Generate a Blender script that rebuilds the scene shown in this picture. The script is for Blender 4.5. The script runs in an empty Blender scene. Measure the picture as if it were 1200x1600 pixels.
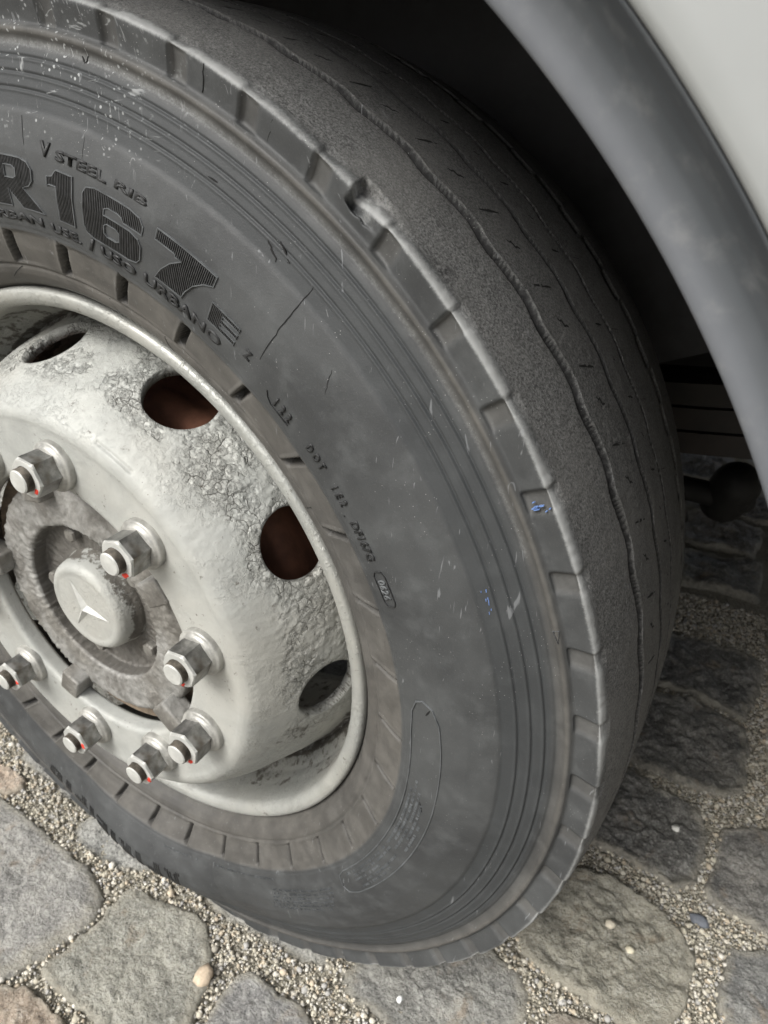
import bpy, bmesh, math, random
import numpy as np
from mathutils import Vector, Matrix, noise

rnd = random.Random(7)
C = bpy.context.scene.collection
PI = math.pi
AX = 0.485                       # height of the wheel centre above the setts

# ------------------------------------------------------------------ camera, light, exposure
cam_d = bpy.data.cameras.new('camera')
cam = bpy.data.objects.new('camera', cam_d)
C.objects.link(cam)
right = Vector((0.86077, 0.50866, 0.01846)); up = Vector((-0.27370, 0.43199, 0.85935)); fwd = Vector((-0.42915, 0.74475, -0.51106))
R = Matrix((right, up, -fwd)).transposed().to_4x4()
R.translation = Vector((0.52076, -0.36099, 0.43697 + AX))
cam.matrix_world = R
cam_d.sensor_fit = 'VERTICAL'; cam_d.sensor_height = 36.0; cam_d.lens = 1088.69 / 1600 * 36.0
cam_d.clip_start = 0.02; cam_d.clip_end = 200.0
cam_d.dof.use_dof = True; cam_d.dof.focus_distance = 0.47; cam_d.dof.aperture_fstop = 12.0
bpy.context.scene.camera = cam

SUN_EL, SUN_AZ = math.radians(47), math.radians(200)     # overcast: a very soft sun over the street side
world = bpy.data.worlds.new('World'); bpy.context.scene.world = world
world.use_nodes = True
wn, wl = world.node_tree.nodes, world.node_tree.links
bg = wn['Background']
sky = wn.new('ShaderNodeTexSky'); sky.sky_type = 'NISHITA'; sky.sun_disc = False
sky.sun_elevation = SUN_EL; sky.sun_rotation = SUN_AZ
sky.air_density = 1.0; sky.dust_density = 6.0; sky.ozone_density = 1.0
hsv = wn.new('ShaderNodeHueSaturation'); hsv.inputs['Saturation'].default_value = 0.35
wl.new(sky.outputs[0], hsv.inputs['Color']); wl.new(hsv.outputs[0], bg.inputs['Color'])
bg.inputs['Strength'].default_value = 0.125
sun_d = bpy.data.lights.new('sun', 'SUN'); sun_d.energy = 2.05; sun_d.angle = math.radians(32); sun_d.color = (1.0, 1.0, 0.965)
sun = bpy.data.objects.new('sun', sun_d); C.objects.link(sun)
sd = Vector((math.sin(SUN_AZ) * math.cos(SUN_EL), math.cos(SUN_AZ) * math.cos(SUN_EL), math.sin(SUN_EL)))
sun.rotation_euler = sd.to_track_quat('Z', 'Y').to_euler()
vs = bpy.context.scene.view_settings
vs.view_transform = 'Standard'; vs.look = 'None'; vs.exposure = 0.56; vs.gamma = 1.0; vs.use_curve_mapping = False
cy = bpy.context.scene.cycles
cy.use_denoising = True; cy.max_bounces = 8; cy.diffuse_bounces = 4

# ------------------------------------------------------------------ materials
def mat(name):
    m = bpy.data.materials.new(name); m.use_nodes = True
    nt = m.node_tree
    return m, nt, nt.nodes['Principled BSDF']

class NT:
    """small helper for node trees"""
    def __init__(s, nt): s.n = nt.nodes; s.l = nt.links; s.co = s.n.new('ShaderNodeTexCoord').outputs['Object']
    def noise(s, scale, detail=6, rough=.6, dist=0, vec=None):
        t = s.n.new('ShaderNodeTexNoise'); t.inputs['Scale'].default_value = scale; t.inputs['Detail'].default_value = detail
        t.inputs['Roughness'].default_value = rough; t.inputs['Distortion'].default_value = dist
        s.l.new(vec or s.co, t.inputs['Vector']); return t.outputs['Fac']
    def voro(s, scale, feature='F1', out='Distance', vec=None, rand=1.0):
        t = s.n.new('ShaderNodeTexVoronoi'); t.feature = feature; t.inputs['Scale'].default_value = scale
        t.inputs['Randomness'].default_value = rand
        s.l.new(vec or s.co, t.inputs['Vector']); return t.outputs[out]
    def map(s, scale=(1, 1, 1), rot=(0, 0, 0), vec=None):
        t = s.n.new('ShaderNodeMapping'); t.inputs['Scale'].default_value = scale; t.inputs['Rotation'].default_value = rot
        s.l.new(vec or s.co, t.inputs['Vector']); return t.outputs[0]
    def ramp(s, fac, a, b, lo=0.0, hi=1.0):
        t = s.n.new('ShaderNodeMapRange'); t.interpolation_type = 'SMOOTHSTEP'
        t.inputs[1].default_value = a; t.inputs[2].default_value = b; t.inputs[3].default_value = lo; t.inputs[4].default_value = hi
        s.l.new(fac, t.inputs[0]); return t.outputs[0]
    def math(s, op, a, b=None):
        t = s.n.new('ShaderNodeMath'); t.operation = op
        for i, v in enumerate((a, b)):
            if v is None: continue
            if isinstance(v, (int, float)): t.inputs[i].default_value = v
            else: s.l.new(v, t.inputs[i])
        return t.outputs[0]
    def mix(s, fac, a, b, blend='MIX'):
        t = s.n.new('ShaderNodeMix'); t.data_type = 'RGBA'; t.blend_type = blend
        for i, v in ((0, fac), (6, a), (7, b)):
            if isinstance(v, (int, float)): t.inputs[i].default_value = v
            elif isinstance(v, tuple): t.inputs[i].default_value = (*v, 1.0) if len(v) == 3 else v
            else: s.l.new(v, t.inputs[i])
        return t.outputs[2]
    def attr(s, name):
        t = s.n.new('ShaderNodeAttribute'); t.attribute_name = name; return t.outputs['Fac']
    def bump(s, h, strength, dist, normal=None):
        t = s.n.new('ShaderNodeBump'); t.inputs['Strength'].default_value = strength; t.inputs['Distance'].default_value = dist
        s.l.new(h, t.inputs['Height'])
        if normal is not None: s.l.new(normal, t.inputs['Normal'])
        return t.outputs[0]

def plain(name, col, rough=.5, metal=0.0, nscale=30, namp=.25, bump=.0, bscale=200):
    m, nt, b = mat(name); k = NT(nt)
    n = k.noise(nscale, 8)
    c = k.mix(k.ramp(n, .3, .7), tuple(v * (1 - namp) for v in col), tuple(min(1, v * (1 + namp)) for v in col))
    k.l.new(c, b.inputs['Base Color'])
    b.inputs['Roughness'].default_value = rough; b.inputs['Metallic'].default_value = metal
    k.l.new(k.ramp(n, .25, .75, max(0, rough - .1), min(1, rough + .12)), b.inputs['Roughness'])
    if bump: k.l.new(k.bump(k.noise(bscale, 4), bump, .002), b.inputs['Normal'])
    return m

def make_rubber():
    m, nt, b = mat('dusty_tyre_rubber'); k = NT(nt)
    tan, edge, tread, scuff, rib = k.attr('tan'), k.attr('edge'), k.attr('tread'), k.attr('scuff'), k.attr('rib')
    big = k.noise(9, 6, .6, .4); mid = k.noise(45, 8, .65); fine = k.noise(760, 5, .75)
    base = k.mix(k.ramp(big, .3, .72), (.033, .0345, .0355), (.056, .0585, .059))
    base = k.mix(k.ramp(mid, .45, .75, 0, .5), base, (.088, .092, .092))
    base = k.mix(k.ramp(fine, .56, .76, 0, .40), base, (.14, .143, .14))
    # bands of the grooved flank are a little bluer and darker
    base = k.mix(k.math('MULTIPLY', rib, .55), base, (.030, .033, .035))
    tanc = k.mix(k.ramp(mid, .3, .7), (.062, .058, .052), (.108, .101, .090))
    base = k.mix(k.math('MULTIPLY', tan, k.ramp(big, .2, .75, .55, 1.0)), base, tanc)
    trc = k.mix(k.ramp(k.noise(620, 5, .8), .36, .64), (.026, .026, .026), (.170, .170, .166))
    trc = k.mix(k.ramp(k.noise(14, 5), .38, .72, 0, .6), trc, k.mix(k.ramp(k.noise(800, 4, .8), .3, .7), (.055, .054, .052), (.21, .207, .198)))
    gr = k.math('MULTIPLY', k.ramp(k.voro(520), .20, .10), k.ramp(k.noise(60, 3), .45, .6))
    trc = k.mix(k.math('MULTIPLY', gr, .6), trc, (.34, .33, .31))
    blot = k.math('MULTIPLY', k.ramp(k.noise(16, 3), .60, .70), k.ramp(k.noise(230, 4, .8), .42, .58))
    trc = k.mix(k.math('MULTIPLY', blot, .85), trc, (.012, .012, .012))
    base = k.mix(tread, base, trc)
    base = k.mix(k.math('MULTIPLY', k.attr('groove'), .92), base, (.007, .007, .0075))  # recess shade painted near-black over unworn rubber in grooves and bead slits
    # worn pale shoulder edge
    en = k.math('ADD', edge, k.math('MULTIPLY', k.math('SUBTRACT', k.noise(420, 6, .85), .5), 1.2))
    base = k.mix(k.ramp(en, .30, 1.15, 0, .70), base, (.30, .305, .30))
    # pale scrapes and specks on the upper flank
    v1 = k.map((1.0, 1.0, .18), (0, .5, 0)); v2 = k.map((.25, 1.0, 1.0), (0, -.35, 0))
    s1 = k.ramp(k.noise(170, 3, .6, 1.5, v1), .635, .69); s2 = k.ramp(k.noise(150, 3, .6, 1.2, v2), .635, .69)
    sp = k.ramp(k.voro(210), .26, .14)
    gate = k.ramp(k.noise(22, 4), .40, .55)
    sc = k.math('MULTIPLY', scuff, k.math('MAXIMUM', k.math('MULTIPLY', k.math('MAXIMUM', s1, s2), gate), k.math('MULTIPLY', sp, k.ramp(k.noise(45, 2), .5, .6))))
    base = k.mix(k.math('MULTIPLY', sc, .62), base, (.50, .515, .515))
    # a few fine scratches everywhere
    s3 = k.ramp(k.noise(120, 2, .5, 2.5, k.map((1, 1, .12), (0, 1.1, 0))), .70, .75)
    base = k.mix(k.math('MULTIPLY', s3, .30), base, (.30, .31, .32))
    sp2 = k.math('MULTIPLY', k.ramp(k.voro(330), .12, .06), k.ramp(k.noise(33, 2), .52, .6))
    base = k.mix(k.math('MULTIPLY', sp2, .5), base, (.42, .42, .41))
    k.l.new(base, b.inputs['Base Color'])
    k.l.new(k.ramp(mid, .2, .8, .48, .72), b.inputs['Roughness'])
    b.inputs['Specular IOR Level'].default_value = .35
    h = k.math('ADD', k.math('MULTIPLY', fine, .35), k.math('MULTIPLY', k.noise(900, 3), .2))
    h = k.math('ADD', h, k.math('MULTIPLY', k.math('MULTIPLY', tread, k.noise(520, 6, .8)), 2.0))
    n1 = k.bump(h, .6, .0009)
    k.l.new(k.bump(k.noise(28, 4), .25, .002, n1), b.inputs['Normal'])
    return m

def make_paint(name='flaking_silver_wheel_paint', gloss=0.0):
    """old silver grey wheel paint with lumps, chips and rust"""
    m, nt, b = mat(name); k = NT(nt)
    lump = k.attr('lump')
    n1 = k.noise(26, 8, .65, .3); n2 = k.noise(150, 8, .7); n3 = k.noise(7, 4)
    base = k.mix(k.ramp(n1, .3, .7), (.305, .312, .295), (.39, .396, .374))
    base = k.mix(k.ramp(n3, .35, .75, 0, .35), base, (.42, .395, .34))
    # blistered relief
    patch = k.ramp(k.noise(17, 4, .6), .40, .58)
    lump = k.math('MULTIPLY', lump, k.math('ADD', k.math('MULTIPLY', patch, .85), .15))
    bl = k.math('MULTIPLY', k.ramp(k.noise(240, 6, .66, .4), .46, .60), lump)
    bl2 = k.math('MULTIPLY', k.ramp(k.voro(230), .55, .15), k.math('MULTIPLY', lump, k.ramp(k.noise(40, 3), .42, .6)))
    wv = k.n.new('ShaderNodeTexNoise'); wv.inputs['Scale'].default_value = 60; wv.inputs['Detail'].default_value = 4; k.l.new(k.co, wv.inputs['Vector'])
    vs_ = k.n.new('ShaderNodeVectorMath'); vs_.operation = 'SCALE'; vs_.inputs[3].default_value = .016; k.l.new(wv.outputs['Color'], vs_.inputs[0])
    va = k.n.new('ShaderNodeVectorMath'); va.operation = 'ADD'; k.l.new(k.co, va.inputs[0]); k.l.new(vs_.outputs[0], va.inputs[1])
    crk = k.math('MULTIPLY', k.ramp(k.voro(95, 'DISTANCE_TO_EDGE', 'Distance', va.outputs[0]), .045, .0), k.ramp(lump, .22, .6))
    plate = k.math('MULTIPLY', k.ramp(k.voro(95, 'F1', 'Distance', va.outputs[0]), .1, .6), k.ramp(lump, .2, .7))
    crk = k.math('MULTIPLY', crk, k.ramp(k.noise(55, 3), .42, .58))
    base = k.mix(k.math('MULTIPLY', crk, .6), base, (.12, .115, .10))
    chips = k.math('MULTIPLY', k.ramp(k.noise(95, 9, .75), .67, .73), k.ramp(k.noise(18, 3), .45, .65))
    base = k.mix(chips, base, (.085, .075, .065))
    specks = k.math('MULTIPLY', k.ramp(k.voro(190), .13, .05), k.ramp(k.noise(30, 3), .48, .6))
    base = k.mix(k.math('MULTIPLY', specks, .8), base, (.10, .09, .075))
    ring = k.math('MULTIPLY', k.ramp(bl, .05, .35), k.ramp(bl, .9, .45))
    base = k.mix(k.math('MULTIPLY', ring, .12), base, (.16, .155, .14))
    pits = k.math('MULTIPLY', k.ramp(k.noise(260, 5, .7), .68, .76), k.ramp(k.noise(33, 3), .40, .62))
    base = k.mix(k.math('MULTIPLY', pits, .45), base, (.12, .11, .095))
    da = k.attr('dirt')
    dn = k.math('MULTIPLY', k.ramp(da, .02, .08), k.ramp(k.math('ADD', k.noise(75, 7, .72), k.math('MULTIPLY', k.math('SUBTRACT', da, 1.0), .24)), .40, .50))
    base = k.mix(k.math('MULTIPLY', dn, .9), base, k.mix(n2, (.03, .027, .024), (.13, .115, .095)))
    k.l.new(base, b.inputs['Base Color'])
    b.inputs['Metallic'].default_value = .12 + 1.6 * gloss
    b.inputs['Specular IOR Level'].default_value = .3
    k.l.new(k.ramp(n2, .2, .8, .46 - gloss, .66 - gloss), b.inputs['Roughness'])
    h = k.math('ADD', k.math('MULTIPLY', bl, .55), k.math('MULTIPLY', bl2, .45))
    h = k.math('SUBTRACT', h, k.math('ADD', k.math('MULTIPLY', crk, .9), k.math('MULTIPLY', plate, .7)))
    h = k.math('SUBTRACT', h, k.math('MULTIPLY', chips, .6))
    nb = k.bump(h, 1.0, .0021)
    k.l.new(k.bump(n2, .12, .002, nb), b.inputs['Normal'])
    return m

def make_grime():
    m, nt, b = mat('hub_paint_with_grime'); k = NT(nt)
    n1 = k.noise(40, 8, .7, .5); n2 = k.noise(170, 6, .7)
    g = k.math('MULTIPLY', k.ramp(k.noise(20, 6, .65, .4), .46, .62), .8)
    base = k.mix(k.ramp(n1, .3, .7), (.20, .196, .183), (.34, .335, .318))
    base = k.mix(k.math('MULTIPLY', k.ramp(k.noise(9, 3), .44, .58), .6), base, k.mix(n1, (.09, .082, .068), (.20, .185, .155)))
    g = k.math('MAXIMUM', g, k.math('MULTIPLY', k.attr('soot'), k.ramp(k.noise(60, 5), .18, .42)))
    base = k.mix(k.math('MULTIPLY', g, .85), base, k.mix(n2, (.028, .026, .023), (.15, .138, .12)))
    k.l.new(base, b.inputs['Base Color'])
    b.inputs['Metallic'].default_value = .25
    k.l.new(k.ramp(n2, .2, .8, .42, .72), b.inputs['Roughness'])
    k.l.new(k.bump(k.math('ADD', k.noise(110, 6, .65), k.math('MULTIPLY', n1, .8)), .8, .0022), b.inputs['Normal'])
    return m

def make_stone():
    m, nt, b = mat('granite_sett'); k = NT(nt)
    oi = k.n.new('ShaderNodeObjectInfo')
    mp = k.n.new('ShaderNodeVectorMath'); mp.operation = 'ADD'
    sc = k.n.new('ShaderNodeVectorMath'); sc.operation = 'SCALE'; sc.inputs[3].default_value = 17.0
    cmb = k.n.new('ShaderNodeCombineXYZ')
    k.l.new(oi.outputs['Random'], cmb.inputs[0]); k.l.new(oi.outputs['Random'], cmb.inputs[2])
    k.l.new(cmb.outputs[0], sc.inputs[0]); k.l.new(k.co, mp.inputs[0]); k.l.new(sc.outputs[0], mp.inputs[1])
    v = mp.outputs[0]
    col = k.mix(1.0, oi.outputs['Color'], (1.0, .985, .925), 'MULTIPLY')
    n0 = k.noise(16, 5, .6, .3, v); n1 = k.noise(70, 8, .7, .2, v); n2 = k.noise(300, 6, .75, 0, v)
    c = k.mix(k.ramp(n0, .3, .7), k.mix(.42, col, (.09, .09, .09)), k.mix(.24, col, (.66, .63, .56)))
    c = k.mix(k.ramp(n1, .50, .68, 0, .75), c, k.mix(.6, col, (.58, .57, .53)))
    c = k.mix(k.ramp(n1, .48, .30, 0, .8), c, k.mix(.62, col, (.04, .04, .045)))
    c = k.mix(k.ramp(n2, .52, .64, 0, .8), c, k.mix(.55, col, (.70, .69, .65)))
    c = k.mix(k.ramp(n2, .48, .36, 0, .85), c, k.mix(.72, col, (.03, .03, .035)))
    rust = k.math('MULTIPLY', k.ramp(k.noise(22, 4, .6, .5, v), .58, .72), .45)
    c = k.mix(rust, c, (.30, .22, .14))
    # sand dust caught along the rims of each sett
    d = k.attr('rim')
    c = k.mix(k.math('MULTIPLY', d, k.ramp(n1, .3, .65, .15, .7)), c, (.40, .37, .30))
    k.l.new(c, b.inputs['Base Color'])
    k.l.new(k.ramp(n1, .2, .8, .55, .85), b.inputs['Roughness'])
    h = k.math('ADD', k.math('MULTIPLY', n1, 1.0), k.math('MULTIPLY', n2, .28))
    k.l.new(k.bump(h, 1.0, .011), b.inputs['Normal'])
    return m

def make_grain():
    m, nt, b = mat('sandy_joint_gravel'); k = NT(nt)
    a = k.n.new('ShaderNodeVertexColor'); a.layer_name = 'col'
    n = k.noise(500, 4)
    k.l.new(k.mix(k.ramp(n, .4, .75, 0, .45), a.outputs[0], (.30, .275, .225)), b.inputs['Base Color'])
    b.inputs['Roughness'].default_value = .95; b.inputs['Specular IOR Level'].default_value = .15
    k.l.new(k.bump(n, .4, .001), b.inputs['Normal'])
    return m

def make_bed():
    m, nt, b = mat('sandy_bedding'); k = NT(nt)
    n = k.noise(170, 8, .75); v = k.voro(300)
    c = k.mix(k.ramp(n, .3, .7), (.33, .305, .245), (.52, .485, .40))
    c = k.mix(k.ramp(v, .3, .6, 0, .35), c, (.16, .145, .115))
    k.l.new(c, b.inputs['Base Color']); b.inputs['Roughness'].default_value = .95
    k.l.new(k.bump(k.math('SUBTRACT', n, v), .9, .006), b.inputs['Normal'])
    return m

def make_steel():
    m, nt, b = mat('bright_worn_nut_steel'); k = NT(nt)
    n = k.noise(90, 7, .7); w = k.noise(35, 3)
    c = k.mix(k.ramp(n, .35, .7), (.20, .20, .195), (.40, .395, .38))
    c = k.mix(k.ramp(w, .50, .68, 0, .85), c, (.13, .11, .085))
    k.l.new(c, b.inputs['Base Color']); b.inputs['Metallic'].default_value = .9
    k.l.new(k.ramp(n, .25, .75, .26, .50), b.inputs['Roughness'])
    k.l.new(k.bump(n, .15, .001), b.inputs['Normal'])
    return m

def make_flare():
    m, nt, b = mat('grey_wheel_arch_plastic'); k = NT(nt); lit = k.attr('inner_light')
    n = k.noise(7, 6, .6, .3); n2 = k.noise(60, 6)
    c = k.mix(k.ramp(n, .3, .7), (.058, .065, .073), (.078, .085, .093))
    c = k.mix(k.math('MULTIPLY', lit, k.ramp(n, .2, .7, .6, 1.0)), c, k.mix(n2, (.125, .134, .150), (.155, .163, .178)))  # paler inner edge: light falling off across the trim, painted in
    c = k.mix(k.ramp(n2, .5, .8, 0, .35), c, (.24, .24, .24))
    k.l.new(c, b.inputs['Base Color'])
    k.l.new(k.ramp(n, .2, .8, .55, .75), b.inputs['Roughness'])
    k.l.new(k.bump(n2, .06, .002), b.inputs['Normal'])
    return m

M_RUB = make_rubber()
M_PAINT = make_paint(); M_RIM = make_paint('worn_silver_rim_paint', .14); M_GRIME = make_grime(); M_STONE = make_stone(); M_GRAIN = make_grain(); M_BED = make_bed()
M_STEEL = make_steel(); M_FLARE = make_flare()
M_LETTER = plain('clean_black_rubber', (.024, .0245, .025), .5, 0, 300, .4)
M_TYPE = plain('dark_moulded_type_rubber', (.012, .0125, .013), .6, 0, 300, .3)
M_RAISED = plain('raised_rubber_marking', (.075, .08, .083), .55, 0, 90, .3)
M_SLIT = plain('cut_shade_black', (.004, .004, .004), .9)  # stands in for the shade inside sipes and cracks
M_PALE = plain('pale_overspray_paint', (.43, .43, .405), .42, .1, 60, .15, .15, 300)
M_WASHER = plain('silver_painted_washer', (.34, .335, .31), .45, .35, 70, .3, .15, 200)
M_THREAD = plain('oily_thread_steel', (.13, .115, .095), .45, .6, 200, .4)
M_RED = plain('red_check_mark_paint', (.75, .045, .022), .45, 0, 200, .2)
M_WHITE = plain('white_body_paint', (.29, .30, .298), .38, 0, 5, .05)
M_BLACK = plain('black_underbody_plastic', (.026, .026, .028), .6, 0, 14, .5, .3, 60)
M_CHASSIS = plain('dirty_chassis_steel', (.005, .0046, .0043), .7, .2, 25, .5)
M_RUST = plain('rusty_brake_drum', (.17, .075, .045), .75, .2, 30, .4, .4, 150)
M_BROWN = plain('brown_caked_hub_edge', (.11, .085, .06), .85, 0, 60, .5, .6, 200)
M_PEBBLE = plain('pale_pebble', (.55, .51, .44), .8, 0, 90, .2, .4, 300)

# ------------------------------------------------------------------ mesh helpers
def link(name, me, material=None, parent=None):
    o = bpy.data.objects.new(name, me); C.objects.link(o)
    if material is not None and len(me.materials) == 0: me.materials.append(material)
    if parent is not None: o.parent = parent
    return o

def empty(name, loc=(0, 0, 0), parent=None):
    o = bpy.data.objects.new(name, None); C.objects.link(o); o.location = loc
    if parent is not None: o.parent = parent
    return o

def tag(o, label=None, cat=None, group=None, kind=None):
    if label: o['label'] = label
    if cat: o['category'] = cat
    if group: o['group'] = group
    if kind: o['kind'] = kind
    return o

def grid_mesh(name, P, wrap=False, smooth=True, attrs=None, mask=None):
    """P: (nu, nv, 3) array of points -> quad mesh; wrap joins the last u row to the first; mask: faces to keep"""
    nu, nv = P.shape[:2]
    V = P.reshape(-1, 3).astype(np.float32)
    iu = np.arange(nu if wrap else nu - 1); iv = np.arange(nv - 1)
    a = (iu[:, None] * nv + iv[None]); b = (((iu + 1) % nu)[:, None] * nv + iv[None])
    F = np.stack([a, b, b + 1, a + 1], -1).reshape(-1, 4)
    if mask is not None: F = F[mask.reshape(-1)]
    me = bpy.data.meshes.new(name)
    me.vertices.add(len(V)); me.vertices.foreach_set('co', V.ravel())
    me.loops.add(F.size); me.loops.foreach_set('vertex_index', F.ravel().astype(np.int32))
    me.polygons.add(len(F)); me.polygons.foreach_set('loop_start', (np.arange(len(F)) * 4).astype(np.int32))
    me.update(calc_edges=True)
    me.polygons.foreach_set('use_smooth', np.full(len(F), smooth, dtype=bool))
    for n, A in (attrs or {}).items():
        at = me.attributes.new(n, 'FLOAT', 'POINT'); at.data.foreach_set('value', A.reshape(-1).astype(np.float32))
    return me

def py_mesh(name, V, F, smooth=False, autosmooth=None):
    me = bpy.data.meshes.new(name); me.from_pydata([tuple(map(float, v)) for v in V], [], [tuple(map(int, f)) for f in F]); me.update()
    for p in me.polygons: p.use_smooth = smooth
    if autosmooth: me.set_sharp_from_angle(angle=math.radians(autosmooth))
    return me

def wheel_pts(r, th, y):
    """wheel coordinates (radius, angle in radians, depth) -> local coordinates about the wheel centre"""
    return np.stack([r * np.cos(th), y + 0 * th, r * np.sin(th)], -1)

def resample(pts, step, sm=0.0):
    pts = np.array(pts, float)
    d = np.r_[0, np.cumsum(np.hypot(*np.diff(pts, axis=0).T))]
    s = np.arange(0, d[-1], .00025)
    q = np.stack([np.interp(s, d, pts[:, 0]), np.interp(s, d, pts[:, 1])], 1)
    if sm > 0:
        k = np.exp(-.5 * (np.arange(-30, 31) * .00025 / sm) ** 2); k /= k.sum()
        qp = np.pad(q, ((30, 30), (0, 0)), mode='edge')
        q2 = np.stack([np.convolve(qp[:, i], k, 'valid') for i in (0, 1)], 1)
        q2[0], q2[-1] = q[0], q[-1]; q = q2
    d = np.r_[0, np.cumsum(np.hypot(*np.diff(q, axis=0).T))]
    # step(r, y) may vary along the profile
    out = [0.0]
    while out[-1] < d[-1]:
        i = min(np.searchsorted(d, out[-1]), len(q) - 1)
        out.append(out[-1] + (step(q[i, 0], q[i, 1]) if callable(step) else step))
    out[-1] = d[-1]
    return np.stack([np.interp(out, d, q[:, 0]), np.interp(out, d, q[:, 1])], 1)

def lathe(name, prof, seg=160, step=.002, sm=.001, attrs=None, disp=None, a0=None, a1=None):
    pr = resample(prof, step, sm)
    if a0 is None: th = np.linspace(0, 2 * PI, seg, endpoint=False); wrap = True
    else: th = np.linspace(a0, a1, seg); wrap = False
    r = np.repeat(pr[None, :, 0], seg, 0); y = np.repeat(pr[None, :, 1], seg, 0); T = np.repeat(th[:, None], len(pr), 1)
    if disp is not None:
        t = np.gradient(pr, axis=0); t /= np.linalg.norm(t, axis=1)[:, None] + 1e-12
        nr, ny = t[:, 1], -t[:, 0]
        d = disp(T, r, y); r = r + d * nr[None]; y = y + d * ny[None]
    P = np.stack([r * np.cos(T), y, r * np.sin(T)], -1)
    at = attrs(T, r, y) if attrs else None
    return grid_mesh(name, P, wrap, True, at)

def sstep(x, a, b):
    t = np.clip((x - a) / (b - a), 0, 1); return t * t * (3 - 2 * t)

def vnoise(T, r, seed, freq):
    """cheap smooth value noise on (angle, radius) grids, periodic in the angle"""
    g = np.random.default_rng(seed); n = int(2 * PI * .45 * freq); mm = int(2 + .6 * freq)
    G = g.random((n, mm + 2))
    a = (T / (2 * PI)) % 1.0 * n; b = np.clip(r * freq, 0, mm)
    ia = np.floor(a).astype(int); ib = np.floor(b).astype(int); fa = a - ia; fb = b - ib
    fa = fa * fa * (3 - 2 * fa); fb = fb * fb * (3 - 2 * fb)
    i1 = (ia + 1) % n; ia = ia % n
    return (G[ia, ib] * (1 - fa) * (1 - fb) + G[i1, ib] * fa * (1 - fb) + G[ia, ib + 1] * (1 - fa) * fb + G[i1, ib + 1] * fa * fb) - .5

# ------------------------------------------------------------------ truck (everything that rolls together)
truck = tag(empty('parked_truck', (0, 0, AX)), 'white truck with grey wheel arch parked on granite setts, worn front tyre in close view', 'truck')
wheel = empty('wheel', (0, 0, 0), truck)

# ---- tyre
OUT = [(.292, .012), (.2985, .006), (.3025, -.002), (.3065, -.008), (.312, -.0125), (.3175, -.0148), (.3195, -.0150), (.3205, -.0160), (.3225, -.0172),
       (.335, -.0222), (.3484, -.0262), (.352, -.0272), (.365, -.0298), (.385, -.0318), (.405, -.0305), (.4185, -.0276), (.4265, -.0255),
       (.4290, -.0236), (.440, -.0212), (.449, -.0190), (.458, -.0165), (.4665, -.0130), (.4688, -.0134), (.4715, -.0152), (.4738, -.0150), (.4752, -.0128),
       (.4768, -.0112), (.482, -.0122), (.489, -.0142), (.4935, -.0152), (.4952, -.0140), (.4965, -.0100), (.4985, .002), (.5015, .020), (.5038, .040),
       (.5050, .055), (.5060, .085), (.5064, .126)]
MID = .126
full = OUT + [(r, 2 * MID - y) for r, y in OUT[-2::-1]]

def tstep(r, y):
    if y > .165: return .005
    if y > -.010 and r > .4955:
        for gy in (.0512, .1090, .1480):
            if abs(y - gy) < .0085: return .0005
        return .0022
    if .426 < r < .4775: return .0006
    if .3185 < r < .352: return .0011
    return .0013

prof = resample(full, tstep, .0007)
tang = np.gradient(prof, axis=0); tang /= np.linalg.norm(tang, axis=1)[:, None] + 1e-12
NR, NY = tang[:, 1], -tang[:, 0]
_half = prof[prof[:, 1] < MID - .02]
_side = _half[_half[:, 0] < .4935]

def side_y(r):
    return np.interp(r, _side[:, 0], _side[:, 1])

def squash(r, th, y):
    """flatten the tyre where it stands on the ground and let the flank bulge there"""
    R0 = .5064
    d = (np.asarray(th) + PI / 2 + PI) % (2 * PI) - PI
    c = np.cos(np.clip(d, -1.2, 1.2))
    tgt = np.minimum(R0, (AX - .001) / np.maximum(c, .3))
    s = R0 - tgt
    s = s + .006 * np.exp(-(d / .42) ** 2) * (s <= 0)* 0
    f = np.clip((r - .33) / (R0 - .33), 0, 1)
    r2 = r - f * s
    bul = .60 * s + .009 * np.exp(-(d / .50) ** 2)
    w = np.sin(PI * np.clip((r - .325) / (.5 - .325), 0, 1)) ** 1.2
    sign = np.where(np.asarray(y) < MID, -1.0, 1.0)
    return r2, y + sign * bul * w

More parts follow.
